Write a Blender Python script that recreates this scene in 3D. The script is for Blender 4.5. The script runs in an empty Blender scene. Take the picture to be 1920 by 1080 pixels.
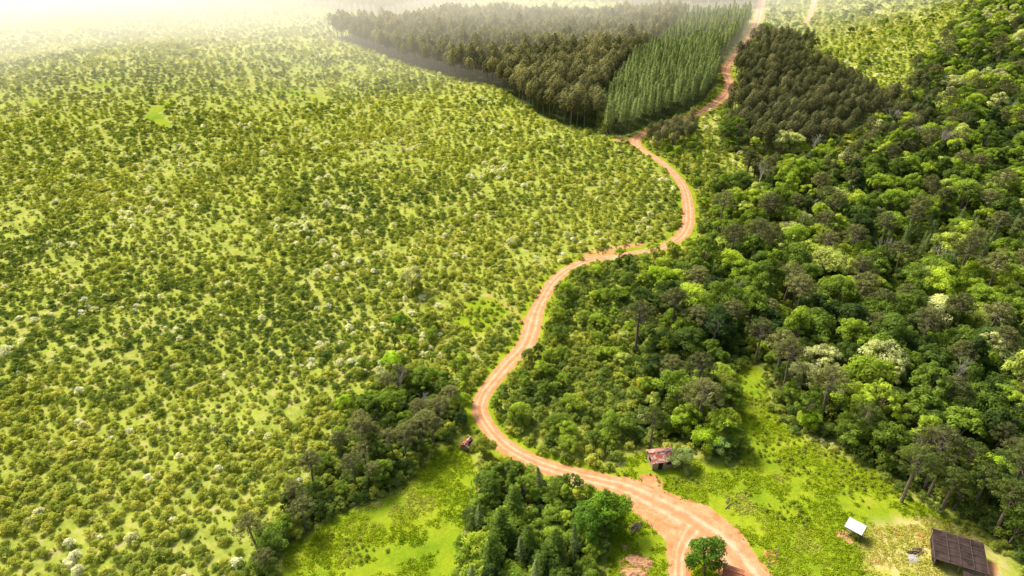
import bpy, math, random
import numpy as np
from mathutils import Vector, Matrix
rng = np.random.default_rng(7)
random.seed(7)
SC = bpy.context.scene
CAM_H = 100.0

# ------------------------------------------------------------------ utils
def sstep(a, b, x):
    t = np.clip((x - a) / (b - a), 0, 1)
    return t * t * (3 - 2 * t)

def vnoise(x, y, s, seed=0):
    x = np.asarray(x, float) / s + seed * 17.3; y = np.asarray(y, float) / s + seed * 9.7
    xi = np.floor(x); yi = np.floor(y); fx = x - xi; fy = y - yi
    fx = fx * fx * (3 - 2 * fx); fy = fy * fy * (3 - 2 * fy)
    def hsh(a, b):
        v = np.sin(a * 127.1 + b * 311.7 + seed * 74.7) * 43758.5453
        return v - np.floor(v)
    return (hsh(xi, yi) * (1 - fx) + hsh(xi + 1, yi) * fx) * (1 - fy) + (hsh(xi, yi + 1) * (1 - fx) + hsh(xi + 1, yi + 1) * fx) * fy

def fbm(x, y, s, seed=0, o=4):
    r = 0; a = 0.5; t = 0
    for i in range(o):
        r = r + a * vnoise(x, y, s / (2 ** i), seed + i); t += a; a *= 0.5
    return r / t

def hgt(x, y):
    x = np.asarray(x, float); y = np.asarray(y, float)
    far = 0.25 + 0.75 * sstep(120, 380, y)
    z = 2.2 * np.sin(x / 47 + .6) * np.sin(y / 61 + 1.1) * far
    z = z + 13 * np.exp(-((x + 230) / 130) ** 2 - ((y - 400) / 150) ** 2)
    z = z + 20 * np.exp(-((x - 440) / 170) ** 2 - ((y - 580) / 200) ** 2)
    z = z - 5 * np.exp(-((x - 130) / 55) ** 2 - ((y - 190) / 70) ** 2)
    z = z + 4 * np.exp(-((x - 25) / 45) ** 2 - ((y - 270) / 50) ** 2)
    return z

_T = np.concatenate([np.arange(70, 900, 1.0), np.arange(900, 4000, 5.0)])
def G(px, py):
    """world x,y where the camera ray through image pixel px,py meets the terrain"""
    u = (px - 960) / 1280; v = (py - 540) / 1280
    dn = .5 + .8660254 * v; fw = .8660254 - .5 * v
    X = _T * u; Y = _T * fw; Z = CAM_H - _T * dn
    d = Z - hgt(X, Y)
    k = int(np.argmax(d < 0))
    if k == 0: k = 1
    f = d[k - 1] / (d[k - 1] - d[k])
    t = _T[k - 1] + f * (_T[k] - _T[k - 1])
    return (t * u, t * fw)
def poly(pts): return np.array([G(*p) for p in pts])

def inpoly(P, x, y):
    r = np.zeros(x.shape, bool); n = len(P)
    for i in range(n):
        x1, y1 = P[i]; x2, y2 = P[(i + 1) % n]
        c = ((y1 > y) != (y2 > y))
        xx = (x2 - x1) * (y - y1) / ((y2 - y1) if abs(y2 - y1) > 1e-9 else 1e-9) + x1
        r ^= c & (x < xx)
    return r
def segdist(P, x, y, closed=True):
    d = np.full(x.shape, 1e9); n = len(P)
    for i in range(n if closed else n - 1):
        a = P[i]; b = P[(i + 1) % n]; ab = b - a; L = max(ab @ ab, 1e-9)
        t = np.clip(((x - a[0]) * ab[0] + (y - a[1]) * ab[1]) / L, 0, 1)
        d = np.minimum(d, np.hypot(x - a[0] - t * ab[0], y - a[1] - t * ab[1]))
    return d
def sdf(P, x, y):
    d = segdist(P, x, y)
    return np.where(inpoly(P, x, y), d, -d)
def trails(x, y):
    """winding foot trails on the hillside"""
    q = np.minimum(np.abs(fbm(x, y, 130, 200, 2) - .5) / .0045, np.abs(fbm(x + y * .5, y * 1.6, 110, 230, 2) - .45) / .0045)
    return sstep(1.6, .4, q) * (fbm(x, y, 30, 260) > .46)

# ------------------------------------------------------------------ material DSL
class M:
    def __init__(s, name):
        s.m = bpy.data.materials.new(name); s.m.use_nodes = True
        s.t = s.m.node_tree; s.t.nodes.clear()
        s.out = s.t.nodes.new('ShaderNodeOutputMaterial')
    def n(s, typ, ins=None, **kw):
        nd = s.t.nodes.new(typ)
        for k, v in kw.items(): setattr(nd, k, v)
        if ins:
            for k, v in ins.items():
                if hasattr(v, 'is_output'): s.t.links.new(v, nd.inputs[k])
                else: nd.inputs[k].default_value = v
        return nd
    def ramp(s, fac, stops, interp='LINEAR'):
        nd = s.t.nodes.new('ShaderNodeValToRGB'); cr = nd.color_ramp; cr.interpolation = interp
        while len(cr.elements) < len(stops): cr.elements.new(0.5)
        for e, (p, c) in zip(cr.elements, stops):
            e.position = p; e.color = (c[0], c[1], c[2], 1) if not isinstance(c, float) else (c, c, c, 1)
        s.t.links.new(fac, nd.inputs[0]); return nd.outputs[0]
    def math(s, op, a, b=0.0, c=None, clamp=False):
        nd = s.t.nodes.new('ShaderNodeMath'); nd.operation = op; nd.use_clamp = clamp
        for i, v in enumerate([a, b] + ([c] if c is not None else [])):
            if hasattr(v, 'is_output'): s.t.links.new(v, nd.inputs[i])
            else: nd.inputs[i].default_value = v
        return nd.outputs[0]
    def noise(s, scale, detail=4, rough=.55, co=None, dist=0):
        if co is None: co = s.n('ShaderNodeTexCoord').outputs['Object']
        return s.n('ShaderNodeTexNoise', {'Vector': co, 'Scale': scale, 'Detail': detail, 'Roughness': rough, 'Distortion': dist}).outputs['Fac']
    def mix(s, f, a, b, bt='MIX'):
        nd = s.t.nodes.new('ShaderNodeMix'); nd.data_type = 'RGBA'; nd.blend_type = bt
        for i, v in ((0, f), (6, a), (7, b)):
            if hasattr(v, 'is_output'): s.t.links.new(v, nd.inputs[i])
            elif i == 0: nd.inputs[0].default_value = v
            else: nd.inputs[i].default_value = (v[0], v[1], v[2], 1)
        return nd.outputs[2]
    def attr(s, name, typ='GEOMETRY'):
        return s.n('ShaderNodeAttribute', attribute_name=name, attribute_type=typ).outputs['Fac']
    def surf(s, col, rough=.9, bump=None, bs=.3, bd=.1, spec=.1):
        ins = {'Roughness': rough, 'Specular IOR Level': spec}
        p = s.n('ShaderNodeBsdfPrincipled', ins)
        if hasattr(col, 'is_output'): s.t.links.new(col, p.inputs['Base Color'])
        else: p.inputs['Base Color'].default_value = (*col, 1)
        if bump is not None:
            b = s.n('ShaderNodeBump', {'Strength': bs, 'Distance': bd, 'Height': bump})
            s.t.links.new(b.outputs[0], p.inputs['Normal'])
        s.t.links.new(p.outputs[0], s.out.inputs[0]); return s.m

def foliage(name, stops, transl=.45, rnd=.35, tint=1.0, base=0.0, gain=1.0):
    m = M(name)
    r = m.n('ShaderNodeObjectInfo').outputs['Random']
    f = m.math('MULTIPLY_ADD', m.math('SUBTRACT', r, .5), rnd, base)
    f = m.math('MULTIPLY_ADD', m.attr('tint', 'INSTANCER'), tint, f, clamp=True)
    col = m.ramp(f, stops)
    tone = m.math('MULTIPLY', m.attr('tone'), gain)
    c = m.n('ShaderNodeHueSaturation', {'Color': col, 'Value': tone}).outputs[0]
    d = m.n('ShaderNodeBsdfDiffuse', {'Color': c})
    tc = m.mix(1.0, c, (1.25, 1.2, .6), 'MULTIPLY')
    t = m.n('ShaderNodeBsdfTranslucent', {'Color': tc})
    mx = m.n('ShaderNodeMixShader', {0: transl, 1: d.outputs[0], 2: t.outputs[0]})
    m.t.links.new(mx.outputs[0], m.out.inputs[0]); return m.m

MAT_SHRUB = foliage('shrub_leaves', [(0, (.17, .25, .055)), (.3, (.34, .41, .07)), (.6, (.51, .54, .085)), (.85, (.63, .63, .15)), (1, (.82, .83, .66))], rnd=.34)
MAT_FOREST = foliage('forest_leaves', [(0, (.08, .135, .04)), (.3, (.18, .265, .045)), (.6, (.32, .44, .055)), (.85, (.51, .61, .07)), (1, (.62, .65, .32))])
MAT_ARAU = foliage('araucaria_needles', [(0, (.13, .15, .05)), (1, (.29, .30, .10))], .3)
MAT_PLANT = foliage('plantation_needles', [(0, (.16, .175, .075)), (1, (.42, .40, .19))], .38)
MAT_PINE = foliage('pine_needles', [(0, (.22, .29, .10)), (1, (.46, .53, .24))], .38)
MAT_GRASS = foliage('grass_blades', [(0, (.22, .32, .012)), (.6, (.36, .45, .02)), (1, (.54, .51, .12))], .35)
def leafmat(name, c): return foliage(name, [(0, tuple(v * .85 for v in c)), (1, tuple(v * 1.15 for v in c))], .45, 1, 0, .5, 1.85)

mb = M('bark'); MAT_BARK = mb.surf(mb.ramp(mb.noise(3, 5), [(.3, (.11, .085, .065)), (.7, (.32, .25, .2))]), .95)
mb = M('pale_bark'); MAT_PALE = mb.surf(mb.ramp(mb.noise(3, 5), [(.3, (.30, .25, .2)), (.7, (.58, .52, .45))]), .95)

# ------------------------------------------------------------------ mesh accumulation
class Acc:
    def __init__(s): s.v = []; s.f = []; s.mi = []; s.tone = []; s.n = 0
    def add(s, v, f, mi, tone):
        s.v.extend(v); s.f.extend([[i + s.n for i in q] for q in f]); s.mi.extend([mi] * len(f)); s.tone.extend(tone); s.n += len(v)
    def tube(s, pts, rad, sides=6, mi=1):
        v = []; f = []
        pts = [Vector(p) for p in pts]
        for i, p in enumerate(pts):
            d = (pts[min(i + 1, len(pts) - 1)] - pts[max(i - 1, 0)]).normalized()
            a = d.cross(Vector((.31, .95, .11))); a.normalize(); b = d.cross(a)
            for k in range(sides):
                an = 2 * math.pi * k / sides
                v.append(tuple(p + (a * math.cos(an) + b * math.sin(an)) * rad[i]))
        for i in range(len(pts) - 1):
            for k in range(sides):
                k2 = (k + 1) % sides
                f.append([i * sides + k, i * sides + k2, (i + 1) * sides + k2, (i + 1) * sides + k])
        s.add(v, f, mi, [1.0] * len(v))
    def leaves(s, c, n, size, tone, asp=1.0, R=None):
        N = len(c)
        R = R or rng
        n = n / np.maximum(np.linalg.norm(n, axis=1, keepdims=True), 1e-6)
        r = R.normal(size=(N, 3)); a = np.cross(n, r); a /= np.maximum(np.linalg.norm(a, axis=1, keepdims=True), 1e-6)
        b = np.cross(n, a)
        sz = size[:, None] * .5
        A = a * sz * asp; B = b * sz
        fold = n * sz * .35
        q = np.stack([c - A, c - B * .8 + fold * .5, c + A * 1.1, c + B * .8 + fold * .5], 1).reshape(-1, 3)
        f = (np.arange(N)[:, None] * 4 + np.arange(4)[None]).tolist()
        s.add([tuple(x) for x in q.tolist()], f, 0, np.repeat(tone, 4).tolist())
    def mesh(s, name, mats, smooth=False):
        me = bpy.data.meshes.new(name); me.from_pydata(s.v, [], s.f)
        for m in mats: me.materials.append(m)
        me.polygons.foreach_set('material_index', s.mi)
        at = me.attributes.new('tone', 'FLOAT', 'POINT'); at.data.foreach_set('value', s.tone)
        me.update(); return me

def sph(R, N):
    d = R.normal(size=(N, 3)); return d / np.linalg.norm(d, axis=1, keepdims=True)
def clump(acc, R, c, r, N, size, tone, up=.6, flat=.85):
    d = sph(R, N); d[:, 2] = np.where(d[:, 2] < -.3, -d[:, 2], d[:, 2])
    rr = r * R.uniform(.62, 1.08, (N, 1))
    p = np.array(c) + d * rr * np.array([1, 1, flat])
    n = d + R.normal(size=(N, 3)) * .33 + np.array([0, 0, up])
    acc.leaves(p, n, size * R.uniform(.6, 1.3, N), tone * R.uniform(.82, 1.18, N), 1.0, R)

def m_shrub(seed, mats=None):
    R = np.random.default_rng(seed); a = Acc(); n = R.integers(5, 9)
    clump(a, R, (0, 0, 1.1), .85, 70, .30, 1.0)
    for k in range(n):
        an = k * 2.4 + R.uniform(-.4, .4); r = .95 * math.sqrt((k + .5) / n); z = .5 + (1 - r * r) * 1.1 * R.uniform(.8, 1.15)
        clump(a, R, (r * math.cos(an), r * math.sin(an), z), R.uniform(.4, .6), 42, .28, R.uniform(.75, 1.25))
        a.tube([(0, 0, 0), (r * math.cos(an) * .5, r * math.sin(an) * .5, z * .6)], [.05, .02], 4)
    return a.mesh('shrub', mats or [MAT_SHRUB, MAT_BARK])

def m_broad(seed, Rr=4.0, th=4.0, Rz=4.2, nc=24, nl=110, ls=.42, mats=None, bark=None, name='broadleaf_tree', spread=.82):
    R = np.random.default_rng(seed); a = Acc()
    lean = R.normal(size=2) * .5
    top = (lean[0], lean[1], th + Rz * .3)
    a.tube([(0, 0, -.5), (lean[0] * .3, lean[1] * .3, th * .5), top], [.32, .24, .14], 7)
    ex = R.uniform(.75, 1.3)
    for k in range(nc):
        an = k * 2.4 + R.uniform(-.5, .5); r = Rr * math.sqrt((k + .5) / nc) * spread * R.uniform(.85, 1.15)
        z = th + Rz * math.sqrt(max(0, 1 - min(1, r / Rr) ** 2)) * R.uniform(.66, 1.12)
        c = (lean[0] + r * math.cos(an) * ex, lean[1] + r * math.sin(an) / ex, z)
        cr = Rr * R.uniform(.18, .36)
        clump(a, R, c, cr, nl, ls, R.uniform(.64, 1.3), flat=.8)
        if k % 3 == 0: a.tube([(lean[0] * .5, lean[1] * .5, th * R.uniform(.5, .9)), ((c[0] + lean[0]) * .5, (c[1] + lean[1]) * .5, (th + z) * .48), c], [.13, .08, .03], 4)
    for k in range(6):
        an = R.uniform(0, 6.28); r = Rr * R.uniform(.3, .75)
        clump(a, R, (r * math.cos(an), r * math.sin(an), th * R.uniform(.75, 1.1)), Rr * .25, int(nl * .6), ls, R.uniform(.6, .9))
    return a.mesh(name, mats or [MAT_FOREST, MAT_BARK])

def m_umbrella(seed, h=13.5, L=4.0, mats=None, tiers=5):
    R = np.random.default_rng(seed); a = Acc()
    a.tube([(0, 0, -.5), (.1, 0, h * .5), (0, .1, h)], [.36, .28, .1], 7)
    for t in range(tiers):
        f = t / (tiers - 1); z0 = h * (.70 + .27 * f); l = L * (1 - .62 * f ** 1.6)
        nb = 9 - t // 2
        for b in range(nb):
            an = b * 6.283 / nb + t * .7 + R.uniform(-.25, .25); ll = l * R.uniform(.75, 1.1)
            ca, sa = math.cos(an), math.sin(an); zt = z0 + ll * .22 + R.uniform(-.2, .4)
            a.tube([(0, 0, z0), (ca * ll * .55, sa * ll * .55, z0 + .05 * ll), (ca * ll, sa * ll, zt)], [.1, .06, .03], 4)
            tn = R.uniform(.7, 1.3)
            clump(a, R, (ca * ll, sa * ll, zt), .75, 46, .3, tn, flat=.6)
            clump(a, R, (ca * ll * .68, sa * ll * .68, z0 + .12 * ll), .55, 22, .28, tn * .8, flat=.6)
    clump(a, R, (0, 0, h + .3), .8, 50, .3, 1.0)
    return a.mesh('araucaria_tree', mats or [MAT_ARAU, MAT_BARK])

def m_plant(seed, h=15, L=2.7, cb=.5, mats=None, name='plantation_araucaria'):
    R = np.random.default_rng(seed); a = Acc()
    a.tube([(0, 0, -.5), (0, 0, h * .6), (0, 0, h)], [.24, .17, .05], 5, 1)
    nt = 10
    for t in range(nt):
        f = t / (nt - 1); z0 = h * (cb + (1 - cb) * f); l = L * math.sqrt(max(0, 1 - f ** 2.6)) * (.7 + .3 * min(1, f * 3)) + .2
        nb = 9 if f < .85 else 6
        for b in range(nb):
            an = b * 6.283 / nb + t * .9 + R.uniform(-.3, .3); ll = l * R.uniform(.8, 1.12)
            ca, sa = math.cos(an), math.sin(an)
            tn = R.uniform(.8, 1.2) * (.62 + .62 * f)      # brighter tops put into the leaf tone to round the crown
            if b % 2 == 0: a.tube([(0, 0, z0 + .2), (ca * ll, sa * ll, z0)], [.05, .02], 3, 1)
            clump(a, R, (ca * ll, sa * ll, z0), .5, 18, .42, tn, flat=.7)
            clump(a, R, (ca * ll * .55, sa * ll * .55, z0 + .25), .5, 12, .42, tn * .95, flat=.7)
    clump(a, R, (0, 0, h), .6, 30, .36, 1.3)
    return a.mesh(name, mats or [MAT_PLANT, MAT_BARK])

def m_pine(seed, h=18, L=2.1, cb=.35, mats=None, name='plantation_pine', n=1900, ex=.6):
    R = np.random.default_rng(seed); a = Acc()
    a.tube([(0, 0, -.5), (0, 0, h * .6), (0, 0, h)], [.2, .14, .04], 5, 1)
    nb = 75; 
    for k in range(nb):
        f = (k + .5) / nb; z = h * (cb + (1 - cb) * f); l = L * (1 - f) ** ex * R.uniform(.65, 1.2) + .15
        an = k * 2.399; ca, sa = math.cos(an), math.sin(an); m = max(8, int(n / nb * (1 - f * .5)))
        u = R.uniform(.2, 1, m)
        p = np.stack([ca * l * u, sa * l * u, z + l * u * .25], 1) + R.normal(size=(m, 3)) * .2
        nn = np.stack([np.full(m, ca), np.full(m, sa), np.full(m, .9)], 1) + R.normal(size=(m, 3)) * .45
        a.leaves(p, nn, .36 * R.uniform(.7, 1.3, m), np.full(m, R.uniform(.7, 1.3)), 1.1, R)
        if k % 3 == 0: a.tube([(0, 0, z), (ca * l, sa * l, z + l * .25)], [.04, .015], 3, 1)
    return a.mesh(name, mats or [MAT_PINE, MAT_BARK])

def m_bare(seed, h=10):
    R = random.Random(seed); a = Acc()
    def br(p, d, l, r, lv):
        q = p + d * l; a.tube([p, q], [r, r * .65], 4, 0)
        if lv == 0: return
        for k in range(3 if lv > 1 else 4):
            nd = (d + Vector((R.uniform(-.7, .7), R.uniform(-.7, .7), R.uniform(-.1, .5)))).normalized()
            br(q, nd, l * R.uniform(.6, .8), r * .62, lv - 1)
    br(Vector((0, 0, -.3)), Vector((.03, 0, 1)), h * .42, .2, 4)
    return a.mesh('bare_tree', [MAT_PALE])

def m_grass(seed):
    R = np.random.default_rng(seed); a = Acc(); N = 40
    p = np.stack([R.normal(0, .3, N), R.normal(0, .3, N), R.uniform(.03, .16, N)], 1)
    a.leaves(p, np.stack([R.normal(0, .6, N), R.normal(0, .6, N), np.ones(N)], 1), R.uniform(.12, .26, N), R.uniform(.75, 1.25, N), 1.2, R)
    return a.mesh('grass_tuft', [MAT_GRASS])

def protos(cname, meshes):
    c = bpy.data.collections.new(cname)
    for me in meshes:
        c.objects.link(bpy.data.objects.new(me.name.split('.')[0], me))
    return c
C_SHRUB = protos('shrub_kinds', [m_shrub(i) for i in range(6)])
bro = [m_broad(20 + i, 3.6 + .35 * (i % 4), 3.6 + .5 * (i % 3), 3.4 + .5 * (i % 4)) for i in range(6)]
bro += [m_broad(30, 3.0, 5.5, 3.8, 20, 100, .42, spread=.95), m_broad(31, 4.6, 4.2, 2.6, 30, 90, .42, spread=.95), m_broad(32, 2.8, 3.2, 5.6, 24, 95, .42, spread=.75)]
C_BROAD = protos('broadleaf_kinds', bro)
umb = [m_umbrella(40 + i, 12.5 + i, 3.6 + .3 * i) for i in range(3)]
C_UMB = protos('araucaria_kinds', umb)
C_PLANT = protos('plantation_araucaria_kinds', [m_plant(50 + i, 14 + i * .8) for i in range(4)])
C_PINE = protos('plantation_pine_kinds', [m_pine(60 + i, 16.5 + i) for i in range(3)])
C_BARE = protos('bare_tree_kinds', [m_bare(70 + i) for i in range(3)])
C_GRASS = protos('grass_kinds', [m_grass(80 + i) for i in range(4)])

def scatter(name, x, y, s, coll, tint, sz=None, sink=0.0):
    n = len(x)
    if n == 0: return
    me = bpy.data.meshes.new(name)
    z = hgt(x, y) - sink
    me.vertices.add(n); me.vertices.foreach_set('co', np.stack([x, y, z], 1).ravel())
    def at(nm, t, arr, key):
        a = me.attributes.new(nm, t, 'POINT'); a.data.foreach_set(key, np.ascontiguousarray(arr).ravel())
    rot = np.stack([rng.normal(0, .05, n), rng.normal(0, .05, n), rng.uniform(0, 6.28, n)], 1)
    at('rot', 'FLOAT_VECTOR', rot.astype(np.float32), 'vector')
    sz = s * rng.uniform(.85, 1.15, n) if sz is None else sz
    at('scl', 'FLOAT_VECTOR', np.stack([s, s, sz], 1).astype(np.float32), 'vector')
    at('tint', 'FLOAT', np.clip(tint, 0, 1).astype(np.float32), 'value')
    k = len(coll.objects); at('idx', 'INT', rng.integers(0, k, n).astype(np.int32), 'value')
    ob = bpy.data.objects.new(name, me); SC.collection.objects.link(ob)
    ng = bpy.data.node_groups.new(name + '_nodes', 'GeometryNodeTree')
    ng.interface.new_socket('Geometry', in_out='INPUT', socket_type='NodeSocketGeometry')
    ng.interface.new_socket('Geometry', in_out='OUTPUT', socket_type='NodeSocketGeometry')
    N = ng.nodes; L = ng.links
    gi = N.new('NodeGroupInput'); go = N.new('NodeGroupOutput'); ip = N.new('GeometryNodeInstanceOnPoints')
    ci = N.new('GeometryNodeCollectionInfo'); ci.inputs['Collection'].default_value = coll
    ci.inputs['Separate Children'].default_value = True; ci.inputs['Reset Children'].default_value = True
    def na(nm, t):
        q = N.new('GeometryNodeInputNamedAttribute'); q.data_type = t; q.inputs[0].default_value = nm; return q.outputs[0]
    L.new(gi.outputs[0], ip.inputs['Points']); L.new(ci.outputs[0], ip.inputs['Instance'])
    ip.inputs['Pick Instance'].default_value = True
    L.new(na('idx', 'INT'), ip.inputs['Instance Index']); L.new(na('rot', 'FLOAT_VECTOR'), ip.inputs['Rotation'])
    L.new(na('scl', 'FLOAT_VECTOR'), ip.inputs['Scale']); L.new(ip.outputs[0], go.inputs[0])
    md = ob.modifiers.new('scatter', 'NODES'); md.node_group = ng
    print(name, n)
    return ob

def cand(y0, y1, d0, k=0.0, jit=.42, yk=150):
    X = []; Y = []; y = y0
    while y < y1:
        d = d0 * (1 + k * max(0, y - yk) / 100)
        hw = .75 * 1.14 * (y * .866 + 50) + 14
        xs = np.arange(-hw, hw, d) + rng.uniform(0, d)
        X.append(xs + rng.normal(0, jit * d * .6, len(xs))); Y.append(y + rng.normal(0, jit * d * .6, len(xs)))
        y += d * .93
    return np.concatenate(X), np.concatenate(Y)

# ------------------------------------------------------------------ regions
def catmull(P, step=1.2):
    P = np.asarray(P, float); out = []
    for i in range(len(P) - 1):
        p0 = P[max(i - 1, 0)]; p1 = P[i]; p2 = P[i + 1]; p3 = P[min(i + 2, len(P) - 1)]
        n = max(2, int(np.linalg.norm(p2[:2] - p1[:2]) / step))
        for t in np.arange(n) / n:
            out.append(.5 * ((2 * p1) + (-p0 + p2) * t + (2 * p0 - 5 * p1 + 4 * p2 - p3) * t * t + (-p0 + 3 * p1 - 3 * p2 + p3) * t ** 3))
    out.append(P[-1]); return np.array(out)
def line(pts, step=1.2): return catmull([(*G(a, b), w) for a, b, w in pts], step)

ROAD = line([(1440, 1130, 7), (1400, 1075, 7.2), (1345, 1015, 7.8), (1285, 972, 7.6), (1225, 940, 6.4), (1180, 918, 4.9), (1120, 901, 4.0), (1060, 886, 3.6), (1000, 866, 3.4),
             (950, 838, 3.2), (918, 805, 3.0), (899, 770, 3.0), (905, 742, 3.0), (925, 715, 3.2), (955, 680, 3.7), (985, 648, 4.3), (998, 612, 4.4), (1005, 585, 3.6), (1020, 555, 3.3),
             (1040, 525, 3.3), (1070, 502, 3.2), (1110, 487, 3.1), (1160, 480, 3.1), (1220, 470, 3.3), (1265, 452, 3.6), (1286, 430, 3.9), (1291, 400, 3.9), (1285, 360, 3.6),
             (1271, 335, 3.5), (1245, 308, 3.4), (1212, 286, 3.6), (1190, 268, 5.0), (1205, 250, 4), (1250, 233, 4), (1305, 214, 4.5), (1342, 194, 5.5), (1368, 165, 6), (1360, 130, 5.5),
             (1378, 104, 6), (1402, 75, 7), (1418, 45, 8), (1425, 15, 8), (1432, -15, 9), (1436, -40, 9)])
BR1 = line([(1300, 990, 5), (1276, 1030, 3.2), (1272, 1075, 3), (1270, 1130, 3)])
BR3 = line([(1192, 268, 3.5), (1168, 263, 4.5), (1150, 262, 2)])
FARR = line([(1510, 45, 2), (1518, 32, 4), (1524, 10, 5), (1530, -20, 5)], 3)
TR = [line([(870, 1090, .9), (885, 985, 1.0), (897, 905, 1.0), (888, 870, 1.2), (872, 835, 2.0), (895, 800, 1.5)]),
      line([(768, 1100, .7), (785, 1010, .7), (800, 940, .7), (786, 880, .6)]),
      line([(590, 1090, .8), (605, 1035, .8), (632, 985, .8), (625, 960, .7)]),
      line([(475, 170, .8), (468, 135, 1.0), (440, 105, .8), (380, 80, .8)]),
      line([(1000, 600, .9), (972, 588, .8), (945, 568, .7), (905, 548, .5)])]
TRW = [.50, .40, .45, .75, .7]
ALLR = [ROAD, BR1, BR3, FARR]
FAN = poly([(1140, 905), (1215, 902), (1262, 930), (1325, 950), (1390, 1000), (1445, 1100), (1370, 1100), (1330, 1050), (1300, 1020), (1288, 1100), (1257, 1100), (1253, 1015), (1205, 970), (1165, 938)])

GR_L = poly([(520, 1120), (535, 1030), (600, 985), (700, 945), (765, 900), (810, 862), (855, 826), (885, 860), (893, 905), (875, 985), (850, 1120)])
GR_R = poly([(1175, 858), (1240, 838), (1330, 868), (1388, 880), (1378, 790), (1385, 700), (1425, 690), (1448, 770), (1480, 812), (1560, 850), (1640, 885), (1700, 930), (1800, 985), (1860, 1030), (1905, 1065), (1920, 1120), (1130, 1120), (1150, 985), (1170, 950), (1195, 905), (1165, 880)])
GR_X = [poly([(268, 222), (285, 203), (318, 182), (328, 186), (300, 212), (326, 236), (300, 236)]), poly([(700, 48), (780, 25), (900, 8), (860, 20), (800, 35), (770, 50)]), poly([(1895, 650), (1925, 630), (1930, 700), (1900, 690)])]
GR_S = [poly([(30, 195), (75, 178), (90, 190), (50, 210)]), poly([(470, 165), (560, 165), (640, 190), (560, 185)]), poly([(130, 160), (230, 150), (240, 162), (150, 172)]), poly([(835, 605), (870, 560), (940, 550), (965, 590), (900, 640)])]
FOREST = poly([(1330, 345), (1400, 330), (1480, 315), (1575, 285), (1670, 215), (1720, 120), (1800, 40), (1860, -30), (2300, -40), (2600, 300), (2500, 1150), (1975, 1120), (1905, 1050), (1850, 1005), (1790, 955),
               (1720, 915), (1640, 872), (1560, 840), (1480, 800), (1455, 760), (1448, 690), (1405, 680), (1370, 720), (1372, 800), (1385, 858), (1330, 850), (1270, 825), (1235, 830), (1195, 838), (1165, 840), (1180, 790), (1200, 750), (1185, 650), (1210, 565), (1250, 520), (1320, 480), (1345, 420)])
DARK_L = poly([(705, 725), (800, 715), (880, 750), (888, 778), (868, 812), (850, 825), (800, 860), (765, 896), (700, 938), (620, 972), (560, 1010), (520, 1050), (500, 1120), (445, 1120), (480, 1020), (570, 920), (650, 820)])
CTR = poly([(905, 872), (960, 890), (1035, 915), (1110, 940), (1158, 990), (1120, 1060), (1110, 1150), (850, 1150), (872, 1010), (898, 920)])
MID = poly([(1115, 495), (1180, 488), (1240, 478), (1310, 450), (1310, 400), (1295, 340), (1255, 300), (1215, 275), (1330, 270), (1345, 345), (1345, 420), (1320, 480), (1250, 520), (1210, 565), (1185, 650), (1200, 750), (1170, 840), (1185, 862), (1150, 890), (1060, 872), (960, 832), (922, 790), (915, 760), (950, 710), (1005, 650), (1015, 600), (1045, 545), (1080, 508)])
P_A = poly([(612, 68), (700, 98), (830, 142), (930, 163), (1000, 213), (1060, 238), (1120, 247), (1126, 205), (1170, 140), (1285, 48), (1240, 38), (850, 42), (770, 62), (700, 62)])
P_B = poly([(1136, 257), (1132, 212), (1180, 145), (1292, 50), (1405, 42), (1393, 75), (1345, 120), (1345, 160), (1322, 190), (1290, 212), (1225, 245), (1190, 252)])
P_C = poly([(1350, 225), (1385, 195), (1385, 140), (1392, 112), (1425, 72), (1480, 75), (1505, 125), (1600, 175), (1662, 205), (1575, 275), (1480, 300), (1410, 290), (1345, 285)])
P_C2 = poly([(1205, 262), (1255, 246), (1305, 236), (1300, 270), (1240, 282), (1215, 277)])
P_T = poly([(480, 0), (560, 10), (650, 22), (720, 30), (800, 10), (900, -5), (1150, 5), (1250, 20), (1410, 15), (1412, -25), (1100, -30), (480, -40)])
DARKCON = poly([(1610, 480), (1700, 440), (1900, 430), (2000, 480), (1900, 540), (1700, 520)])
DRY = [poly([(1620, 990), (1680, 965), (1760, 975), (1850, 1010), (1905, 1070), (1880, 1120), (1640, 1120), (1610, 1040)])]
def wob(P, x, y, a=40): return inpoly(P, x + (fbm(x, y, 32, 300) - .5) * a, y + (fbm(x, y, 32, 310) - .5) * a * 1.6)

def road_clear(x, y):
    d = np.full(x.shape, 1e9)
    for R in ALLR:
        Q = R[::3] if len(R) > 12 else R
        if not np.allclose(Q[-1], R[-1]): Q = np.vstack([Q, R[-1]])
        for i in range(len(Q) - 1):
            a = Q[i]; b = Q[i + 1]; ab = b[:2] - a[:2]; L = max(ab @ ab, 1e-9)
            mk = (np.abs(x - a[0]) < 25) & (np.abs(y - a[1]) < 25)
            if not mk.any(): continue
            xm = x[mk]; ym = y[mk]
            t = np.clip(((xm - a[0]) * ab[0] + (ym - a[1]) * ab[1]) / L, 0, 1)
            dd = np.hypot(xm - a[0] - t * ab[0], ym - a[1] - t * ab[1]) - (a[2] + t * (b[2] - a[2])) / 2
            d[mk] = np.minimum(d[mk], dd)
    return np.minimum(d, -sdf(FAN, x, y))

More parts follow.
